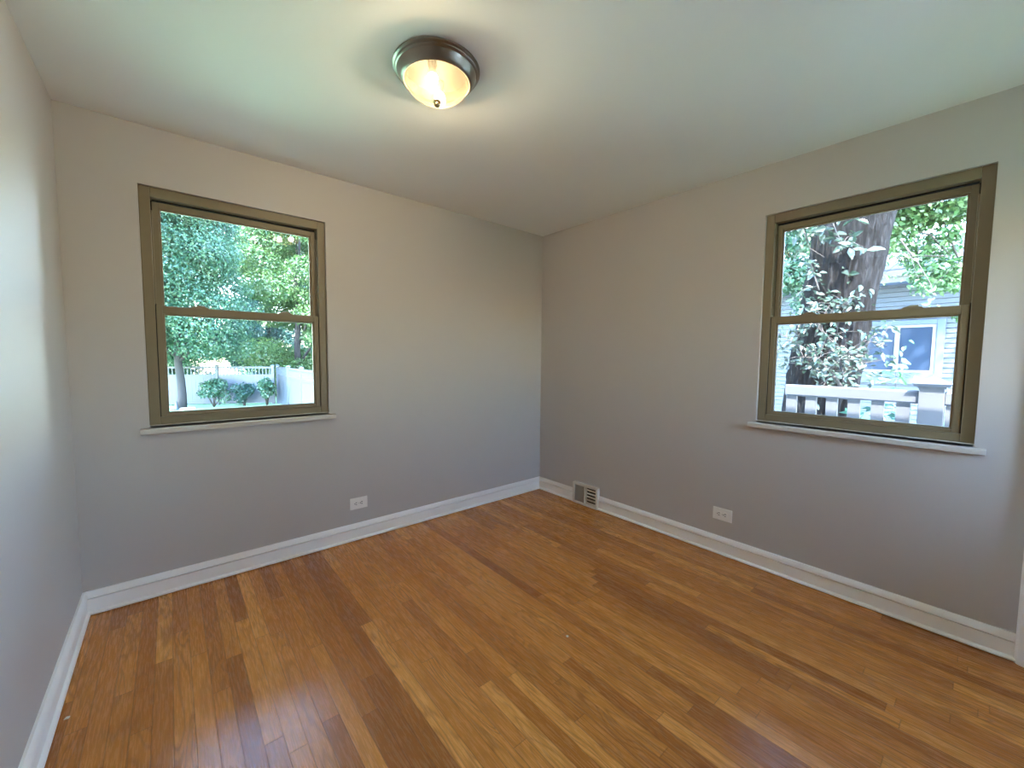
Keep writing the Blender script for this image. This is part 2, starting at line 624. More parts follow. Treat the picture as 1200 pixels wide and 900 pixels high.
def baseboard(name, place, t0, t1, label):
    m = MB()
    m.prism(BASE, place, t0, t1)
    return struct(obj(name, m, M_TRIM, smooth=25), label, 'baseboard')


VENT0, VENT1 = 0.460, 0.7335
baseboard('baseboard_back', lambda p, t: (t, -p[0], p[1]), -W, 0.0, 'white baseboard along the back wall')
bm_ = MB()
bm_.prism(BASE, lambda p, t: (-p[0], -t, p[1]), 0.0, VENT0 + 0.004)
bm_.prism(BASE, lambda p, t: (-p[0], -t, p[1]), VENT1 - 0.004, 2.955)
struct(obj('baseboard_right', bm_, M_TRIM, smooth=25), 'white baseboard along the right wall, broken by the floor register', 'baseboard')
baseboard('baseboard_left', lambda p, t: (-W + p[0], t, p[1]), FRONT, 0.0, 'white baseboard along the left wall')

# door casing at the far right edge, with its door
dr = empty('door_1', (0, -3.40, 0))
struct(dr, 'white door casing at the right edge of the view', 'door')
mb = MB()
CAS = [(0.0, 0.0), (0.0, 0.018), (0.008, 0.028), (0.02, 0.033), (0.055, 0.036), (0.07, 0.036), (0.07, 0.0)]
mb.prism(CAS, lambda p, t: (-p[1], -2.950 - p[0], t), 0.0, 2.10)
mb.prism(CAS, lambda p, t: (-p[1], -3.850 + p[0], t), 0.0, 2.10)
mb.prism(CAS, lambda p, t: (-p[1], t, 2.10 - p[0]), -3.78, -3.02)
obj('casing', mb, M_TRIM, dr, smooth=25)
mb = MB()
mb.box((-0.02, -3.78, 0.008), (-0.001, -3.02, 2.03))
for (za, zb) in ((0.25, 0.95), (1.12, 1.9)):
    for (ya2, yb2) in ((-3.68, -3.44), (-3.36, -3.12)):
        mb.box((-0.026, ya2, za), (-0.019, yb2, zb))
dl = obj('door_panel', mb, M_TRIM, dr, bevel=0.003)
mb = MB()
mb.lathe([(0, 0), (0.02, 0.004), (0.012, 0.02), (0.012, 0.035), (0.026, 0.045), (0.028, 0.06), (0.018, 0.07), (0, 0.072)], (0, 0, 0), 24)
kb = MB()
kb.add([(-0.02 - z, -3.72 + x, 0.95 + y) for x, y, z in mb.v], mb.f)
obj('door_knob', kb, M_NICKEL, dl, smooth=40)


# ------------------------------------------------------------------ double hung windows
def build_window(name, place, label):
    """place(u, v, w): u right, v up from the opening corner, w out of the room"""
    root = empty(name, place(WIN_W / 2, 0, 0.02))
    struct(root, label, 'window')
    # outer frame with stepped channels
    f = MB(place)
    A = 0.044
    y0, y1 = 0.020, 0.125
    f.box((0, 0, y0), (A, WIN_H, y1))
    f.box((WIN_W - A, 0, y0), (WIN_W, WIN_H, y1))
    f.box((A, WIN_H - 0.050, y0), (WIN_W - A, WIN_H, y1))
    f.box((A, 0, y0), (WIN_W - A, 0.040, y1))
    # parting beads along the jambs
    for s in (0, 1):
        a, b = (A, A + 0.007) if s == 0 else (WIN_W - A - 0.007, WIN_W - A)
        f.box((a, 0.64, 0.046), (b, WIN_H - 0.11, 0.054))
    fr = obj('window_frame', f, M_TAUPE, root, bevel=0.0025)
    # near-black strips standing in for the shade between frame and sashes
    g = MB(place)
    g.box((A, 0.041, 0.086), (A + 0.006, WIN_H - 0.05, 0.12))
    g.box((WIN_W - A - 0.006, 0.041, 0.086), (WIN_W - A, WIN_H - 0.05, 0.12))
    g.box((A + 0.006, WIN_H - 0.056, 0.060), (WIN_W - A - 0.006, WIN_H - 0.050, 0.12))
    obj('groove_shade', g, M_DARK, fr)

    def sash(nm, u0, u1, v0, v1, gu0, gu1, gv0, gv1, w0, w1):
        s = MB(place)
        s.box((u0, v0, w0), (gu0, v1, w1))
        s.box((gu1, v0, w0), (u1, v1, w1))
        s.box((gu0, v0, w0), (gu1, gv0, w1))
        s.box((gu0, gv1, w0), (gu1, v1, w1))
        so = obj(nm, s, M_TAUPE, root, bevel=0.002)
        b = MB(place)
        t = 0.009
        wa, wb = w0 + 0.009, w1 - 0.006
        b.box((gu0 - 0.001, gv0 - 0.001, wa), (gu0 + t, gv1 + 0.001, wb))
        b.box((gu1 - t, gv0 - 0.001, wa), (gu1 + 0.001, gv1 + 0.001, wb))
        b.box((gu0 + t, gv0 - 0.001, wa), (gu1 - t, gv0 + t, wb))
        b.box((gu0 + t, gv1 - t, wa), (gu1 - t, gv1 + 0.001, wb))
        obj('glazing_bead', b, M_TAUPE, so, bevel=0.002)
        gl = MB(place)
        wm = (w0 + w1) / 2 + 0.004
        gl.box((gu0 + 0.002, gv0 + 0.002, wm), (gu1 - 0.002, gv1 - 0.002, wm + 0.004))
        obj('glass_pane', gl, M_GLASS, so)
        return so
    sash('upper_sash', A + 0.005, WIN_W - A - 0.005, 0.592, WIN_H - 0.060, 0.074, WIN_W - 0.074, 0.624, WIN_H - 0.090, 0.062, 0.092)
    lo = sash('lower_sash', A + 0.004, WIN_W - A - 0.004, 0.041, 0.630, 0.073, WIN_W - 0.073, 0.056, 0.590, 0.026, 0.058)
    for uc in (0.232, 0.652):
        l = MB(place)
        l.prism([(-0.042, 0.628), (0.042, 0.628), (0.034, 0.636), (0.018, 0.641), (-0.012, 0.643), (-0.034, 0.636)],
                lambda p, t, uc=uc: (uc + p[0], p[1], t), 0.030, 0.052)
        l.box((uc - 0.012, 0.640, 0.034), (uc + 0.022, 0.646, 0.044))
        obj('sash_lock', l, M_TAUPE, lo, bevel=0.0015)
    # thin near-black strips painting the reveal's shade along the lower sash
    r = MB(place)
    r.box((A, 0.041, 0.030), (A + 0.0038, 0.63, 0.05))
    r.box((WIN_W - A - 0.0038, 0.041, 0.030), (WIN_W - A, 0.63, 0.05))
    obj('groove_shade', r, M_DARK, fr)
    # stool
    s = MB(place)
    s.box((0.0005, -0.014, 0.0), (WIN_W - 0.0005, 0.0015, 0.022))
    s.prism([(-0.030, -0.040), (-0.0005, -0.040), (-0.0005, -0.0135), (-0.027, -0.0135), (-0.030, -0.018)],
            lambda p, t: (t, p[1], p[0]), -0.037, WIN_W + 0.036)
    obj('window_sill', s, M_SILL, root, bevel=0.002)
    return root


build_window('window_1', lambda u, v, w: (WIN1_X + u, w, WIN_Z + v), 'taupe double hung window facing the fenced back yard')
build_window('window_2', lambda u, v, w: (w, WIN2_Y - u, WIN_Z + v), 'taupe double hung window facing the tree and neighbouring house')


# ------------------------------------------------------------------ ceiling lamp
LX, LY = -1.888, -1.317
lamp = tag(empty('ceiling_light', (LX, LY, H)), 'round flush mount light with lit frosted dome in a brushed metal ring on the ceiling', 'lamp')
mb = MB()
mb.lathe([(0.0, 0.0), (0.168, 0.0), (0.1715, -0.003), (0.171, -0.008), (0.166, -0.011), (0.1635, -0.013), (0.165, -0.017), (0.162, -0.021),
          (0.157, -0.023), (0.151, -0.034), (0.142, -0.046), (0.137, -0.052), (0.131, -0.055), (0.127, -0.052), (0.127, -0.010), (0.0, -0.008)], (LX, LY, H), 96)
obj('metal_ring', mb, M_NICKEL, lamp, smooth=35)
mb = MB()
mb.lathe([(0.0, -0.0085), (0.1255, -0.0105), (0.1265, -0.051), (0.1255, -0.051), (0.1240, -0.012), (0.0, -0.010)], (LX, LY, H), 64)
obj('inner_pan', mb, M_PAN, lamp, smooth=35)
mb = MB()
R0, hz = 0.1252, 0.074
outer = [(R0 * math.cos(t), -0.047 - hz * math.sin(t)) for t in [i / 16 * math.pi / 2 for i in range(17)]]
outer[-1] = (0.0, outer[-1][1])
mb.lathe(outer, (LX, LY, H), 96)
dome = obj('glass_dome', mb, M_DOME, lamp, smooth=0)
mb = MB()
zb = -0.047 - hz
mb.lathe([(0.0, zb + 0.004), (0.008, zb + 0.004), (0.0165, zb - 0.001), (0.0175, zb - 0.005), (0.011, zb - 0.009), (0.0105, zb - 0.012), (0.0125, zb - 0.016), (0.009, zb - 0.022), (0, zb - 0.024)], (LX, LY, H), 24)
obj('finial', mb, M_BRASS, lamp, smooth=40)
for bx, by in ((-0.042, -0.038), (0.038, 0.044)):
    c = Vector((LX + bx, LY + by, H - 0.073))
    mb = MB()
    mb.lathe([(0, 0.021)] + [(0.0205 * math.sin(a), 0.021 * math.cos(a)) for a in [i / 8 * math.pi for i in range(1, 8)]] + [(0, -0.021)], c, 16)
    bo = obj('bulb', mb, M_BULB, lamp, smooth=0)
    mb = MB()
    mb.lathe([(0, 0.060), (0.016, 0.060), (0.018, 0.052), (0.011, 0.019), (0, 0.019)], c, 20)
    obj('socket', mb, M_PAN, bo, smooth=40)


# ------------------------------------------------------------------ outlets and floor register
def outlet(place, label):
    """local u (0..0.1205), v (0..0.0815), w into the room"""
    OW, OH = 0.1205, 0.0815
    root = tag(empty('outlet', place(OW / 2, OH / 2, 0)), label, 'outlet', 'duplex wall outlets')
    m = MB(place)
    m.box((0, 0, 0.0), (OW, OH, 0.006))
    pl = obj('cover_plate', m, M_PLATE, root, bevel=0.0025)
    for uc in (OW / 2 - 0.0195, OW / 2 + 0.0195):
        m = MB(place)
        pts = []
        for k in range(24):
            a = 2 * math.pi * k / 24
            pts.append((uc + max(-0.0135, min(0.0135, 0.0172 * math.cos(a))), OH / 2 + 0.0172 * math.sin(a)))
        m.prism(pts, lambda p, t: (p[0], p[1], t), 0.005, 0.0085)
        rc = obj('receptacle', m, M_PLATE, root, bevel=0.0008)
        m = MB(place)
        m.box((uc - 0.0055, OH / 2 + 0.0050, 0.0080), (uc + 0.0055, OH / 2 + 0.0088, 0.0089))
        m.box((uc - 0.0048, OH / 2 - 0.0088, 0.0080), (uc + 0.0048, OH / 2 - 0.0050, 0.0089))
        m.box((uc - 0.0122, OH / 2 - 0.0030, 0.0080), (uc - 0.0070, OH / 2 + 0.0030, 0.0089))
        obj('slots', m, M_SLOT, rc)
    m = MB(place)
    m.prism([(OW / 2 + 0.0032 * math.cos(2 * math.pi * k / 12), OH / 2 + 0.0032 * math.sin(2 * math.pi * k / 12)) for k in range(12)],
            lambda p, t: (p[0], p[1], t), 0.0055, 0.0072)
    obj('screw', m, M_STEEL, pl)
    return root


outlet(lambda u, v, w: (-1.830 + u, -w, 0.2205 + v), 'white duplex outlet low on the back wall, under the left hand window side')
outlet(lambda u, v, w: (-w, -1.669 - u, 0.229 + v), 'white duplex outlet low on the right wall, right of the floor register')

VW, VH = VENT1 - VENT0, 0.186
VP = lambda u, v, w: (-w, -VENT0 - u, 0.0035 + v)
vent = tag(empty('vent_register', (0, -(VENT0 + VENT1) / 2, 0.0035)), 'cream metal heat register set into the baseboard near the room corner', 'vent')
m = MB(VP)
fw_ = 0.020
D1 = 0.034
mid0, mid1 = 0.128, 0.142
for a, b in (((0, 0), (fw_, VH)), ((VW - fw_, 0), (VW, VH)), ((fw_, 0), (VW - fw_, fw_)), ((fw_, VH - fw_), (VW - fw_, VH)), ((mid0, fw_), (mid1, VH - fw_))):
    m.box((a[0], a[1], 0), (b[0], b[1], D1))
obj('register_frame', m, M_VENT, vent, bevel=0.004)
m = MB(VP)
m.box((fw_ - 0.001, fw_ - 0.001, 0.002), (mid0 + 0.001, VH - fw_ + 0.001, 0.026))
for k in range(17):
    u = fw_ + 0.004 + k * 0.0062
    m.box((u, fw_ + 0.004, 0.0255), (u + 0.0028, VH - fw_ - 0.004, 0.0285))
obj('closed_grille', m, M_VENTGREY, vent)
m = MB(VP)
m.box((mid1 - 0.001, fw_ - 0.001, 0.001), (VW - fw_ + 0.001, VH - fw_ + 0.001, 0.004))
obj('duct_shade', m, M_DARK, vent)  # near-black plate painted as the shade inside the duct
for k in range(5):
    m = MB(VP)
    v = fw_ + 0.006 + k * 0.0285
    m.prism([(0.014, v + 0.006), (0.030, v), (0.031, v + 0.004), (0.015, v + 0.0100)], lambda p, t: (t, p[1], p[0]), mid1 - 0.0005, VW - fw_ + 0.0005)
    obj('louver', m, M_VENT, vent)
for u in (fw_ / 2, VW - fw_ / 2):
    m = MB(VP)
    m.prism([(u + 0.004 * math.cos(2 * math.pi * k / 12), 0.055 + 0.004 * math.sin(2 * math.pi * k / 12)) for k in range(12)],
            lambda p, t: (p[0], p[1], t), D1 - 0.001, D1 + 0.0015)
    obj('screw', m, M_STEEL, vent)

# two specks on the floor
for (x, y, s, lb) in ((-1.384, -1.617, 0.007, 'tiny white flake lying in the middle of the wooden floor'),
                      (-3.072, -0.77, 0.008, 'tiny pale flake lying on the floor against the left baseboard')):
    m = MB()
    m.add([(x - s, y - s * .6, 0.0006), (x + s * .7, y - s * .8, 0.0006), (x + s, y + s * .5, 0.0006), (x - s * .3, y + s, 0.0006),
           (x - s * .9, y - s * .5, 0.003), (x + s * .6, y - s * .7, 0.0022), (x + s * .9, y + s * .4, 0.0036), (x - s * .3, y + s * .9, 0.0026)],
          [(0, 1, 2, 3), (4, 5, 6, 7), (0, 1, 5, 4), (1, 2, 6, 5), (2, 3, 7, 6), (3, 0, 4, 7)])
    tag(obj('paint_flake', m, M_CHIP, origin=(x, y, 0)), lb, 'debris')

# ------------------------------------------------------------------ outdoors
mb = MB()
n_ = 60
gx = np.linspace(-45, 45, n_)
gy = np.linspace(-20, 60, n_)
vv = []
for yv in gy:
    for xv in gx:
        inside = (-W - 1.2 < xv < 2.2) and (FRONT - 1.2 < yv < 1.2)
        vv.append((xv, yv, GRADE + (0.0 if inside else 0.05 * noise.noise(Vector((xv * .3, yv * .3, 0))))))
ff = [(j * n_ + i, j * n_ + i + 1, (j + 1) * n_ + i + 1, (j + 1) * n_ + i) for j in range(n_ - 1) for i in range(n_ - 1)]
mb.add(vv, ff)
struct(obj('ground', mb, M_LAWN, smooth=0), 'mown green lawn outside', 'lawn')

rng = np.random.default_rng(7)
random.seed(7)


def leaf_mesh(name, pos, nrm, size, rng, aspect=0.55, detail=False):
    n = len(pos)
    nrm = nrm / np.maximum(np.linalg.norm(nrm, axis=1, keepdims=True), 1e-6)
    rv = rng.normal(size=(n, 3))
    t = rv - (rv * nrm).sum(1, keepdims=True) * nrm
    t[:, 2] -= 0.5
    t = t - (t * nrm).sum(1, keepdims=True) * nrm
    t /= np.maximum(np.linalg.norm(t, axis=1, keepdims=True), 1e-6)
    b = np.cross(nrm, t)
    L = size * rng.uniform(0.7, 1.35, size=(n, 1))
    Wd = L * aspect * 0.5
    if detail:
        V = np.stack([pos, pos + t * L * .35 + b * Wd + nrm * Wd * .3, pos + t * L * .7 + b * Wd * .7 + nrm * Wd * .2, pos + t * L - nrm * L * .12,
                      pos + t * L * .7 - b * Wd * .7 + nrm * Wd * .2, pos + t * L * .35 - b * Wd + nrm * Wd * .3], axis=1)
        k = 6
        faces = [(0, 1, 2, 3), (0, 3, 4, 5)]
    else:
        V = np.stack([pos, pos + t * L * .45 + b * Wd + nrm * Wd * .25, pos + t * L - nrm * L * .1, pos + t * L * .45 - b * Wd + nrm * Wd * .25], axis=1)
        k = 4
        faces = [(0, 1, 2, 3)]
    me = bpy.data.meshes.new(name)
    nf = len(faces)
    me.vertices.add(n * k)
    me.vertices.foreach_set('co', V.reshape(-1).astype(np.float32))
    lp = np.concatenate([np.arange(n)[:, None] * k + np.array(f)[None, :] for f in faces], axis=1).reshape(n * nf, 4)
    me.loops.add(n * nf * 4)
    me.loops.foreach_set('vertex_index', lp.reshape(-1).astype(np.int32))
    me.polygons.add(n * nf)
    me.polygons.foreach_set('loop_start', (np.arange(n * nf) * 4).astype(np.int32))
    me.update(calc_edges=True)
    me.validate()
    return me


def crown_points(clumps, n, rng, up_bias=0.5):
    """clumps: array (k, 6) centre + radii"""
    cl = np.asarray(clumps, float)
    w = cl[:, 3] * cl[:, 4] + cl[:, 4] * cl[:, 5]
    w /= w.sum()
    idx = rng.choice(len(cl), size=n, p=w)
    d = rng.normal(size=(n, 3))
    d /= np.linalg.norm(d, axis=1, keepdims=True)
    r = 1 - 0.45 * rng.random((n, 1)) ** 1.6
    pos = cl[idx, :3] + d * r * cl[idx, 3:]
    nrm = d * 0.9 + rng.normal(size=(n, 3)) * 0.55
    nrm[:, 2] += up_bias
    return pos, nrm


def mesh_obj(name, me, mat, parent):
    me.materials.append(mat)
    o = bpy.data.objects.new(name, me)
    COL.objects.link(o)
    o.parent = parent
    return o


def make_clumps(h0, h1, rad, k, rng, size=(0.7, 1.5)):
    out = []
    for i in range(k):
        z = rng.uniform(h0, h1)
        f = (z - h0) / (h1 - h0)
        rr = rad * math.sqrt(max(0.3, 1 - (2 * f - 0.75) ** 2 * 0.75))
        a = rng.uniform(0, 2 * math.pi)
        q = rr * math.sqrt(rng.uniform(0.15, 1))
        s = rng.uniform(*size)
        out.append((q * math.cos(a), q * math.sin(a), z, s, s, s * 0.62))
    return out


def tree(loc, label, mat, h0, h1, rad, nleaf, trunk_r=0.18, leaf=0.16, clumps=70, seed=1, group=None, kind='tree'):
    r = np.random.default_rng(seed)
    root = tag(empty(kind, loc), label, kind, group)
    cl = make_clumps(h0, h1, rad, clumps, r)
    pos, nrm = crown_points(cl, nleaf, r)
    mesh_obj('crown', leaf_mesh('crown', pos, nrm, leaf, r), mat, root)
    t = MB()
    th = h0 + (h1 - h0) * 0.55
    t.tube([(0.05 * math.sin(i * 1.3), 0.05 * math.cos(i * 1.7), -0.15 + i * (th + 0.15) / 10) for i in range(11)],
           [trunk_r * (1.25 if i == 0 else 1) * (1 - 0.06 * i) for i in range(11)], 14)
    t2 = MB()
    for k in range(9):
        c = cl[k]
        zs = h0 * 0.75 + (c[2] - h0) * 0.4
        a = Vector((0, 0, max(zs, 0.5)))
        b = Vector(c[:3])
        mid = (a + b) / 2 + Vector((0, 0, 0.25))
        t2.tube([a, mid, b], [trunk_r * 0.45, trunk_r * 0.3, trunk_r * 0.1], 7)
    n0 = len(t.v)
    t.v += t2.v
    t.f += [tuple(i + n0 for i in q) for q in t2.f]
    me_off = [tuple(Vector(p) + root.location) for p in t.v]
    t.v = me_off
    obj('trunk', t, M_BARK_PALE, root, smooth=0)
    return root


# --- fences of the back yard (solid panels with a spindle top)
def fence_run(p0, p1, nsec, label, height=1.83, name='vinyl_fence'):
    p0 = Vector((*p0, GRADE))
    p1 = Vector((*p1, GRADE))
    d = (p1 - p0)
    L = d.length / nsec
    d.normalize()
    nrm_ = Vector((-d.y, d.x, 0))
    root = tag(empty(name, p0), label, 'fence')

    def pl(u, v, w):
        return tuple(p0 + d * u + nrm_ * w + Vector((0, 0, v)))
    for i in range(nsec + 1):
        m = MB(pl)
        u = i * L
        m.box((u - 0.064, -0.2, -0.064), (u + 0.064, height + 0.04, 0.064))
        po = obj('post', m, M_VINYL, root)
        m = MB(pl)
        h = height + 0.04
        m.add([(u - .078, h, -.078), (u + .078, h, -.078), (u + .078, h, .078), (u - .078, h, .078),
               (u - .078, h + .025, -.078), (u + .078, h + .025, -.078), (u + .078, h + .025, .078), (u - .078, h + .025, .078), (u, h + .075, 0)],
              [(0, 1, 2, 3), (0, 1, 5, 4), (1, 2, 6, 5), (2, 3, 7, 6), (3, 0, 4, 7), (4, 5, 8), (5, 6, 8), (6, 7, 8), (7, 4, 8)])
        obj('post_cap', m, M_VINYL, po)
    for i in range(nsec):
        a, b = i * L + 0.066, (i + 1) * L - 0.066
        m = MB(pl)
        k = int((b - a) / 0.16)
        bw = (b - a) / k
        for q in range(k):
            m.box((a + q * bw + 0.004, 0.10, -0.011), (a + (q + 1) * bw - 0.004, 1.38, 0.011))
            m.box((a + q * bw - 0.004, 0.10, -0.006), (a + q * bw + 0.004, 1.38, 0.006))
        pn = obj('panel', m, M_VINYL, root)
        for (va, vb) in ((0.05, 0.17), (1.33, 1.45), (1.74, 1.83)):
            m = MB(pl)
            m.box((a - 0.004, va, -0.025), (b + 0.004, vb, 0.025))
            obj('rail', m, M_VINYL, pn)
        k2 = int((b - a) / 0.15)
        for q in range(k2):
            uc = a + (q + 0.5) * (b - a) / k2
            m = MB(pl)
            m.box((uc - 0.019, 1.44, -0.013), (uc + 0.019, 1.75, 0.013))
            obj('spindle', m, M_VINYL, pn)
    return root


FX, FY = 1.30, 20.0
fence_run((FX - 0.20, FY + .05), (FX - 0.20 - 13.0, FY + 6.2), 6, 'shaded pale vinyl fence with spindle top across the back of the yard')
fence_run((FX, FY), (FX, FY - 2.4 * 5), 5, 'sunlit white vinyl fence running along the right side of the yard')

# --- trees seen through the left hand window
TREES = 'trees around the back yard'
tree((-2.45, 20.2, GRADE), 'blue green tree with bare grey trunk at the left, in front of the back fence', M_LEAF_A, 2.4, 10.5, 2.4, 105000, 0.17, 0.11, 110, 11, TREES)
tree((3.3, 24.8, GRADE), 'tall yellow green tree behind the back fence, near the fence corner', M_LEAF_B, 0.4, 14.5, 2.9, 130000, 0.22, 0.135, 110, 12, TREES)
tree((-4.0, 28.6, GRADE), 'tall blue green tree behind the back fence, left of centre', M_LEAF_A, 0.4, 15.5, 3.2, 130000, 0.25, 0.14, 110, 13, TREES)
tree((9.8, 22.5, GRADE), 'green tree well beyond the sunlit side fence', M_LEAF_A, 1.2, 11.0, 2.6, 24000, 0.22, 0.15, 80, 14, TREES)
tree((-11.9, 32.0, GRADE), 'dark tree at the far left behind the back fence', M_LEAF_C, 1.3, 11.5, 2.8, 22000, 0.25, 0.16, 80, 15, TREES)
tree((-6.7, 14.9, GRADE), 'tall unseen tree added left of the lawn to shade the back fence', M_LEAF_B, 4.5, 17.0, 2.5, 40000, 0.25, 0.17, 90, 16, TREES)  # out of view, placed and sized to shade the back fence
tree((4.9, 16.4, GRADE), 'leafy green tree just beyond the side fence, right of the window view', M_LEAF_B, 1.6, 9.0, 2.3, 40000, 0.16, 0.11, 70, 17, TREES)
tree((3.4, 34.6, GRADE), 'rearmost dark tree between the two tall trees behind the back fence', M_LEAF_C, 0.4, 18.5, 3.9, 120000, 0.25, 0.17, 120, 18, TREES)


HEDGE = 'bushy trees far behind the back fence'
for hx, lb in ((-9.0, 'low bushy tree far behind the back fence, leftmost of its row'), (-3.0, 'low bushy tree far behind the back fence, second from the left in its row'),
               (3.0, 'low bushy tree far behind the back fence, third from the left in its row'), (9.0, 'low bushy tree far behind the back fence, fourth from the left in its row'),
               (15.0, 'low bushy tree far behind the back fence, rightmost of its row')):
    tree((hx, 43.0 + 0.3 * math.sin(hx), GRADE), lb, M_LEAF_A, 0.4, 6.8, 1.35, 14000, 0.2, 0.2, 60, int(100 + hx), HEDGE)


def shrub(loc, label, mat, h, rad, n, leaf, seed, group=None):
    r = np.random.default_rng(seed)
    root = tag(empty('shrub', loc), label, 'shrub', group)
    cl = []
    for k in range(14):
        a = r.uniform(0, 6.28)
        q = rad * 0.65 * math.sqrt(r.random())
        z = r.uniform(0.25, 0.8) * h
        s = rad * r.uniform(0.28, 0.5)
        cl.append((q * math.cos(a), q * math.sin(a), z, s, s, s))
    pos, nrm = crown_points(cl, n, r)
    pos[:, 2] = np.maximum(pos[:, 2], 0.04)
    mesh_obj('foliage', leaf_mesh('foliage', pos, nrm, leaf, r), mat, root)
    t = MB()
    for k in range(7):
        c = Vector(cl[k][:3])
        t.tube([Vector((0.03 * math.cos(k), 0.03 * math.sin(k), -0.05)), c * 0.5 + Vector((0, 0, 0.1)), c], [0.022, 0.014, 0.006], 6)
    t.v = [tuple(Vector(p) + root.location) for p in t.v]
    obj('stems', t, M_STEM, root, smooth=0)
    return root


SHR = 'shrubs along the back fence'
shrub((-1.29, 20.1, GRADE), 'rounded leafy shrub before the shaded back fence, right of the bare trunk', M_LEAF_A, 1.35, 0.75, 3000, 0.10, 21, SHR)
shrub((-0.15, 19.7, GRADE), 'dark rounded shrub in the middle of the back fence', M_LEAF_C, 1.15, 0.5, 2200, 0.10, 22, SHR)
shrub((0.72, 19.45, GRADE), 'tall narrow shrub beside the corner where the two fences meet', M_LEAF_A, 1.5, 0.40, 2200, 0.11, 23, SHR)

mb = MB()
mb.box((-2.50, 19.62, GRADE - 0.03), (-1.98, 19.74, GRADE + 0.08))
tag(obj('edging_timber', mb, M_BOARD, origin=(-2.25, 19.68, GRADE), bevel=0.01), 'low pinkish timber edging on the lawn in front of the bare trunk', 'edging')
mb = MB()
mb.lathe([(0.0, 0.0), (0.08, 0.0), (0.085, 0.03), (0.07, 0.10), (0.035, 0.28), (0.015, 0.36), (0.0, 0.38)], (-2.62, 19.66, GRADE + 0.02), 20)
tag(obj('garden_ornament', mb, M_VINYL, origin=(-2.62, 19.66, GRADE), smooth=40), 'small white pointed garden ornament at the left end of the timber edging', 'ornament')

# --- deck and railing outside the right hand window
mb = MB()
for k in range(9):
    x0 = TH + 0.004 + k * 0.162
    mb.box((x0, -6.0, 0.02), (x0 + 0.156, -1.45, 0.058))
mb.box((TH + 0.01, -5.98, -0.16), (1.60, -1.47, 0.02))
for yy in (-5.8, -3.6, -1.6):
    mb.box((1.40, yy - 0.06, GRADE - 0.05), (1.52, yy + 0.06, -0.16))
struct(obj('deck', mb, M_DECK), 'grey board deck outside the right hand window', 'deck')

# pale concrete slab between the houses, added unseen to bounce sunlight onto the ceiling
mb = MB()
for k in range(8):
    mb.box((4.55, -12 + 3.0 * k + 0.006, GRADE - 0.1), (7.2, -9 + 3.0 * k - 0.006, GRADE + 0.065))
    mb.box((1.75, -12 + 3.0 * k + 0.006, GRADE - 0.1), (3.4 if -6 < -12 + 3.0 * k < 3 else 4.54, -9 + 3.0 * k - 0.006, GRADE + 0.065))
struct(obj('bounce_slab', mb, M_CONCRETE), 'unseen pale concrete slab added between the two houses to bounce sunlight indoors', 'bounce_slab')

PX, PY = 1.565, -2.548
PT = 1.100
post = tag(empty('railing_post', (PX, PY, 0.058)), 'square white deck post with a pyramid cap outside the right hand window', 'post')
mb = MB()
mb.box((PX - 0.067, PY - 0.067, 0.058), (PX + 0.067, PY + 0.067, PT))
obj('post_sleeve', mb, M_RAIL, post, bevel=0.004)
mb = MB()
q = 0.082
mb.box((PX - q + .008, PY - q + .008, PT - 0.012), (PX + q - .008, PY + q - .008, PT + 0.004))
q = 0.104
c0, c1, c2 = PT + 0.004, PT + 0.024, PT + 0.078
mb.add([(PX - q + .012, PY - q + .012, c0), (PX + q - .012, PY - q + .012, c0), (PX + q - .012, PY + q - .012, c0), (PX - q + .012, PY + q - .012, c0),
        (PX - q, PY - q, c1), (PX + q, PY - q, c1), (PX + q, PY + q, c1), (PX - q, PY + q, c1), (PX, PY, c2)],
       [(3, 2, 1, 0), (0, 1, 5, 4), (1, 2, 6, 5), (2, 3, 7, 6), (3, 0, 4, 7), (4, 5, 8), (5, 6, 8), (6, 7, 8), (7, 4, 8)])
obj('post_cap', mb, M_RAIL, post)


def railing(y0, y1, label, nb):
    root = tag(empty('deck_railing', (PX, (y0 + y1) / 2, 0.058)), label, 'railing', 'white deck railing sections')
    m = MB()
    m.prism([(-0.045, 1.056), (-0.045, 0.980), (-0.03, 0.968), (0.03, 0.968), (0.045, 0.980), (0.045, 1.056), (0.038, 1.066), (-0.038, 1.066)],
            lambda p, t: (PX + p[0], t, p[1]), y0, y1)
    obj('top_rail', m, M_RAIL, root, bevel=0.003)
    m = MB()
    m.box((PX - 0.022, y0, 0.14), (PX + 0.022, y1, 0.20))
    obj('bottom_rail', m, M_RAIL, root, bevel=0.003)
    for k in range(nb):
        yc = y1 - 0.045 - k * 0.1465
        m = MB()
        m.box((PX - 0.019, yc - 0.039, 0.19), (PX + 0.019, yc + 0.039, 0.975))
        obj('baluster', m, M_RAIL, root)
    return root


railing(PY + 0.068, -1.62, 'white railing section with flat balusters left of the capped post', 6)
railing(PY - 1.50, PY - 0.068, 'white railing section running right from the capped post', 10)

# --- neighbouring house
HX = 8.5
HY0, HY1 = -9.0, 9.0
EAVE = 2.80
hw = [(-1.17, -2.20)]
house = tag(empty('neighbour_house', (HX, 0, GRADE)), 'pale blue white house with lap siding and a sliding window beyond the deck', 'house')
mb = MB()
lap = 0.094
k = int((EAVE - GRADE) / lap) + 1
prof = []
for i in range(k):
    z = GRADE + i * lap
    prof += [(-0.008, z), (-0.008, z + 0.009), (0.034, z + 0.010), (0.014, z + lap)]
prof = [(-0.030 * 0 - p[0], p[1]) for p in prof]
zt = prof[-1][1]
poly = [(0.25, GRADE)] + prof + [(0.25, zt)]
mb.prism(poly, lambda p, t: (HX + p[0], t, p[1]), HY0, HY1)
obj('siding_wall', mb, M_SIDING, house)
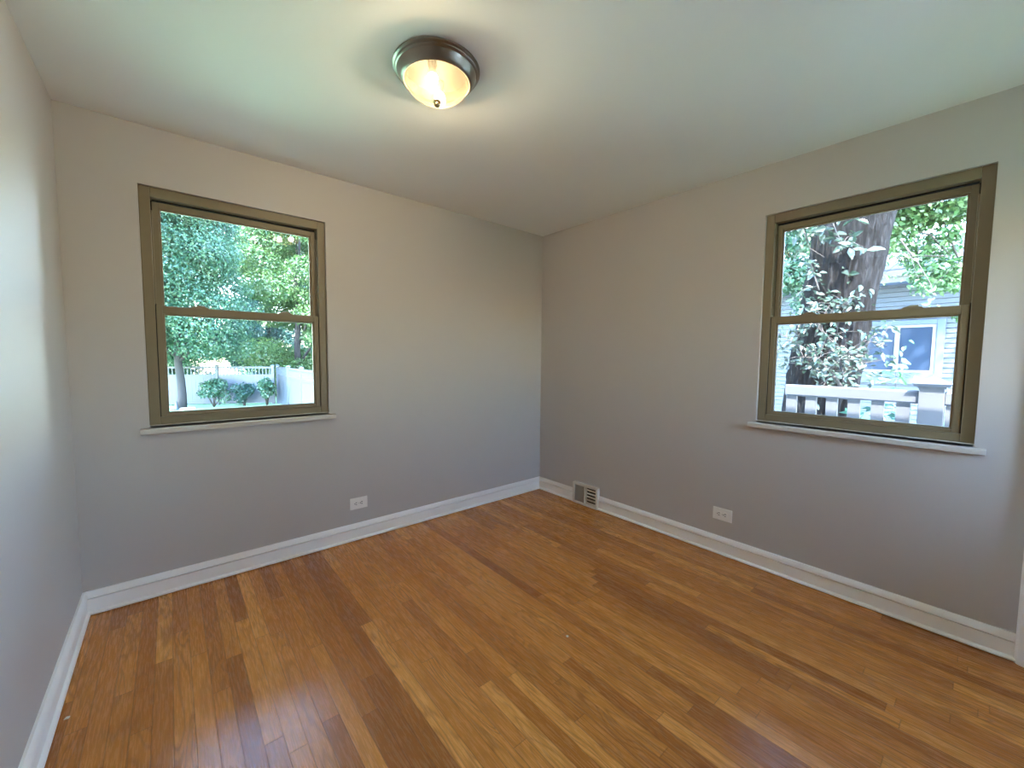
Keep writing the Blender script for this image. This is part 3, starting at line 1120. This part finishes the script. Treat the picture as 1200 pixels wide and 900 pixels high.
# soffit, fascia and gutter
mb = MB()
mb.box((HX - 0.50, HY0 - .3, zt - 0.03), (HX + 0.3, HY1 + .3, zt + 0.02))
obj('soffit', mb, M_TRIMBLUE, house)
mb = MB()
mb.box((HX - 0.53, HY0 - .3, zt - 0.05), (HX - 0.50, HY1 + .3, zt + 0.16))
mb.prism([(-0.54, zt + 0.16), (-0.64, zt + 0.16), (-0.64, zt + 0.12), (-0.61, zt + 0.05), (-0.54, zt + 0.05)], lambda p, t: (HX + p[0], t, p[1]), HY0 - .3, HY1 + .3)
obj('gutter', mb, M_WHITEFRAME, house)
mb = MB()
mb.prism([(-0.54, zt + 0.165), (-0.54, zt + 0.20), (4.5, zt + 1.75), (4.5, zt + 1.71)], lambda p, t: (HX + p[0], t, p[1]), HY0 - .3, HY1 + .3)
mb.prism([(4.5, zt + 1.71), (4.5, zt + 1.75), (9.5, zt + 0.20), (9.5, zt + 0.165)], lambda p, t: (HX + p[0], t, p[1]), HY0 - .3, HY1 + .3)
obj('roof', mb, M_SHINGLE, house)
# sliding window, pixel matched extents on the wall plane
WY0, WY1, WZ0, WZ1 = -0.92, -2.23, 0.95, 2.09


def HP(u, v, w):     # u from left edge to the right, w towards the viewer
    return (HX - 0.03 - w, WY0 - u, WZ0 + v)


ww, wh = WY0 - WY1, WZ1 - WZ0
t_ = 0.11
m = MB(HP)
m.box((0, 0, 0), (t_, wh, 0.05))
m.box((ww - t_, 0, 0), (ww, wh, 0.05))
m.box((t_, wh - 0.09, 0), (ww - t_, wh, 0.05))
m.box((t_, 0, 0), (ww - t_, 0.10, 0.05))
m.box((-0.03, -0.12, 0), (ww + 0.03, 0.0, 0.07))
wo_ = obj('window_casing', m, M_TRIMBLUE, house, bevel=0.004)
m = MB(HP)
s_ = 0.05
a, b, c, d = t_ + 0.005, ww - t_ - 0.005, 0.105, wh - 0.095
m.box((a, c, 0.0), (a + s_, d, 0.03))
m.box((b - s_, c, 0.0), (b, d, 0.03))
m.box((a + s_, c, 0.0), (b - s_, c + s_, 0.03))
m.box((a + s_, d - s_, 0.0), (b - s_, d, 0.03))
m.box(((a + b) / 2 - .035, c + s_, 0.0), ((a + b) / 2 + .035, d - s_, 0.034))
obj('window_sash', m, M_WHITEFRAME, wo_)
for (u0, u1) in ((a + s_, (a + b) / 2 - .035), ((a + b) / 2 + .035, b - s_)):
    m = MB(HP)
    m.box((u0 - .002, c + s_ - .002, 0.004), (u1 + .002, d - s_ + .002, 0.012))
    obj('window_pane', m, M_HGLASS, wo_)

# --- big furrowed tree
TX = 4.0
big = tag(empty('tree', (TX, -1.30, GRADE)), 'massive leaning tree trunk with furrowed grey bark and leafy shoots behind the railing', 'tree')
axis = [(-1.15, -1.12, 0.47), (-0.6, -1.22, 0.41), (0.3, -1.30, 0.385), (1.08, -1.36, 0.375), (1.8, -1.44, 0.368), (3.06, -1.575, 0.380), (4.2, -1.72, 0.42), (5.2, -1.85, 0.40), (6.5, -2.0, 0.33), (8.5, -2.1, 0.22)]
zs = [p[0] for p in axis]
mb = MB()
SEG, ROWS = 150, 230
vv = []
for j in range(ROWS):
    z = zs[0] + (zs[-1] - zs[0]) * j / (ROWS - 1)
    yc = float(np.interp(z, zs, [p[1] for p in axis]))
    rr = float(np.interp(z, zs, [p[2] for p in axis]))
    for k in range(SEG):
        a = 2 * math.pi * k / SEG
        ca, sa = math.cos(a), math.sin(a)
        tw = a + 0.10 * z
        n1 = noise.noise(Vector((math.cos(tw) * 5.5, math.sin(tw) * 5.5, z * 0.9)))
        n2 = noise.noise(Vector((math.cos(tw) * 13, math.sin(tw) * 13, z * 2.2)))
        n3 = noise.noise(Vector((ca * 1.2, sa * 1.2, z * 0.5 + 5)))
        ridge = (1 - abs(n1) * 2.4) * 0.034 + (1 - abs(n2) * 2) * 0.020
        r = rr * (1 + 0.05 * n3) - 0.02 + ridge
        vv.append((TX + r * ca, yc + r * sa, z))
ff = [(j * SEG + k, j * SEG + (k + 1) % SEG, (j + 1) * SEG + (k + 1) % SEG, (j + 1) * SEG + k) for j in range(ROWS - 1) for k in range(SEG)]
ff += [tuple(range(SEG))[::-1], tuple(range((ROWS - 1) * SEG, ROWS * SEG))]
mb.add(vv, ff)
obj('trunk', mb, M_BARK, big, smooth=0)
# limbs and high crown (above the window view, shades the house)
mb = MB()
crown_cl = []
rb_ = np.random.default_rng(31)
for k in range(12):
    a = 2 * math.pi * k / 12 + rb_.uniform(-.2, .2)
    s = Vector((TX, -1.9, 5.2 + 0.25 * k))
    e = Vector((TX, -2.5, 0)) + Vector((math.cos(a) * rb_.uniform(1.4, 2.6), math.sin(a) * rb_.uniform(1.4, 2.8), rb_.uniform(6.6, 10.0)))
    md = (s + e) / 2 + Vector((0, 0, 0.4))
    mb.tube([s, md, e], [0.15, 0.09, 0.03], 10)
    for q in range(7):
        c = s.lerp(e, rb_.uniform(0.6, 1.1)) + Vector(rb_.normal(size=3) * 0.6)
        crown_cl.append((c.x - TX, c.y + 1.30, max(c.z, 6.0) - GRADE, 0.9, 0.9, 0.6))
obj('limbs', mb, M_BARK, big, smooth=0)
pos, nrm = crown_points(crown_cl, 17000, rb_)
mesh_obj('crown', leaf_mesh('crown', pos, nrm, 0.17, rb_), M_LEAF_B, big)


def at(px, py, X):
    d = rt2 * ((px - 600) / F_PX) - up2 * ((py - 450) / F_PX) + fw
    t = (X - CAM.x) / d.x
    return CAM + d * t


# low drooping boughs whose leaves hang in front of the neighbouring roof
def bough(start, pts, seed, mat, n, leaf, size):
    r = np.random.default_rng(seed)
    m = MB()
    pts = [Vector(p) for p in pts]
    m.tube([start, (Vector(start) + pts[0]) / 2 + Vector((0, 0, 0.5)), pts[0]] + pts[1:], [0.06, 0.04, 0.025] + [0.012] * (len(pts) - 1), 8)
    o = obj('bough', m, M_STEM, big, smooth=0)
    off = wloc(big)
    cl = []
    for p in pts:
        for q in range(3):
            c = p + Vector(r.normal(size=3)) * size * 0.7 - off
            s = size * r.uniform(0.6, 1.1)
            cl.append((c.x, c.y, c.z, s, s, s * 0.55))
    P, Q = crown_points(cl, n, r)
    mesh_obj('leaves', leaf_mesh('bough_leaves', P, Q, leaf, r), mat, o)


bough((4.1, -2.0, 5.3), [at(x, y, X) for x, y, X in ((1040, 215, 5.6), (1070, 245, 6.0), (1050, 265, 6.1), (1090, 275, 6.3), (1115, 300, 6.4), (1062, 300, 6.2))], 91, M_LEAF_B, 5200, 0.085, 0.32)
bough((4.1, -2.0, 5.6), [at(x, y, X) for x, y, X in ((1090, 205, 6.0), (1110, 222, 6.2), (1098, 240, 6.3), (1128, 316, 6.5))], 92, M_LEAF_B, 3600, 0.085, 0.30)
bough((3.9, -1.4, 4.8), [at(x, y, X) for x, y, X in ((965, 235, 5.0), (940, 265, 5.2), (920, 290, 5.3), (935, 320, 5.3), (915, 335, 5.5), (945, 345, 5.5), (900, 260, 5.4))], 93, M_LEAF_A, 6500, 0.08, 0.34)


# leafy shoots: stems with leaves, hugging or hanging before the trunk
def shoot(pts, nleaf, leaf, spread, seed, mat=None, parent=big, rad=0.010, name='leafy_shoot'):
    r = np.random.default_rng(seed)
    pts = [Vector(p) for p in pts]
    m = MB()
    m.tube(pts, [rad * (1 - 0.7 * i / (len(pts) - 1)) for i in range(len(pts))], 7)
    # side twigs
    P, Q = [], []
    for k in range(max(4, nleaf // 9)):
        t = r.uniform(0.1, 1.0) * (len(pts) - 1)
        i = min(int(t), len(pts) - 2)
        b0 = pts[i].lerp(pts[i + 1], t - i)
        e0 = b0 + Vector(r.normal(size=3)) * spread
        m.tube([b0, (b0 + e0) / 2 + Vector((0, 0, 0.03)), e0], [rad * .4, rad * .3, rad * .15], 5, cap=False)
        for q in range(9):
            P.append(b0.lerp(e0, r.uniform(0.3, 1.1)) + Vector(r.normal(size=3)) * 0.04)
            nn = Vector(r.normal(size=3)) * 0.6 + Vector((-0.7, -0.4, 0.8))
            Q.append(nn)
    o = obj(name, m, M_STEM, parent, smooth=0)
    off = wloc(parent)
    me = leaf_mesh('shoot_leaves', np.array([tuple(p - off) for p in P]), np.array([tuple(q) for q in Q]), leaf, r, 0.5, True)
    mesh_obj('leaves', me, mat or M_LEAF_D, o)
    return o


def way(lst, X):
    return [at(x, y, X + 0.03 * i) for i, (x, y) in enumerate(lst)]


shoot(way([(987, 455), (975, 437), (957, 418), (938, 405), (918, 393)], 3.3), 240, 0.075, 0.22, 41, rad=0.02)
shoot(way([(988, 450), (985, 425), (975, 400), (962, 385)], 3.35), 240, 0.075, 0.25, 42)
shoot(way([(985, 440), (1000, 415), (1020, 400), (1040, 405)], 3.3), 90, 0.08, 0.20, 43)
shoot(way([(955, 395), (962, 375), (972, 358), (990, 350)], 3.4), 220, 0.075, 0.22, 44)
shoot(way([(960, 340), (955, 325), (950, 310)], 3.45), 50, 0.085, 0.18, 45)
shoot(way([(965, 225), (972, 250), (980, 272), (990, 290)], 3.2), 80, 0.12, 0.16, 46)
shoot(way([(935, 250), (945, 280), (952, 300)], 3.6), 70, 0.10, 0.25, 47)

# hanging branch seen before the neighbour's roof
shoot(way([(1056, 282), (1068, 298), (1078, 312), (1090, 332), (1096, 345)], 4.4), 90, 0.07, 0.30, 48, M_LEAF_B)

# thin sapling standing between the railing and the house
sap_l = at(1051, 440, 5.4)
sap = tag(empty('sapling', (sap_l.x, sap_l.y, GRADE)), 'slim young plant with drooping leaves standing before the neighbouring window', 'plant')
shoot([(sap_l.x, sap_l.y, GRADE - 0.05), (sap_l.x + .02, sap_l.y + .02, 0.2), (sap_l.x, sap_l.y, 1.05)], 60, 0.13, 0.16, 51, M_LEAF_A, sap, 0.012, 'stem')
# shrubs below the railing
BED = 'shrubs below the deck railing'
lx = at(1022, 500, 3.0)
shrub((3.0, -2.35, GRADE), 'dark leafy shrub seen between the balusters beside the capped post', M_LEAF_C, 2.0, 0.75, 3000, 0.10, 61, BED)
shrub((3.1, -3.7, GRADE), 'leafy shrub right of the capped post beyond the railing', M_LEAF_A, 1.95, 0.75, 2600, 0.10, 62, BED)
shrub((3.0, 0.35, GRADE), 'leafy shrub left of the big trunk beyond the railing', M_LEAF_A, 2.0, 0.7, 2600, 0.10, 63, BED)

# trees behind the neighbour's house
NB = 'trees behind the neighbouring house'
tree((22.5, 2.2, GRADE), 'yellow green tree rising behind the neighbouring roof', M_LEAF_B, 3.5, 11.5, 2.6, 16000, 0.25, 0.2, 60, 73, NB)
tree((22.5, 10.5, GRADE), 'blue green tree behind the left end of the neighbouring roof', M_LEAF_A, 3.5, 12.5, 3.0, 16000, 0.25, 0.2, 60, 74, NB)
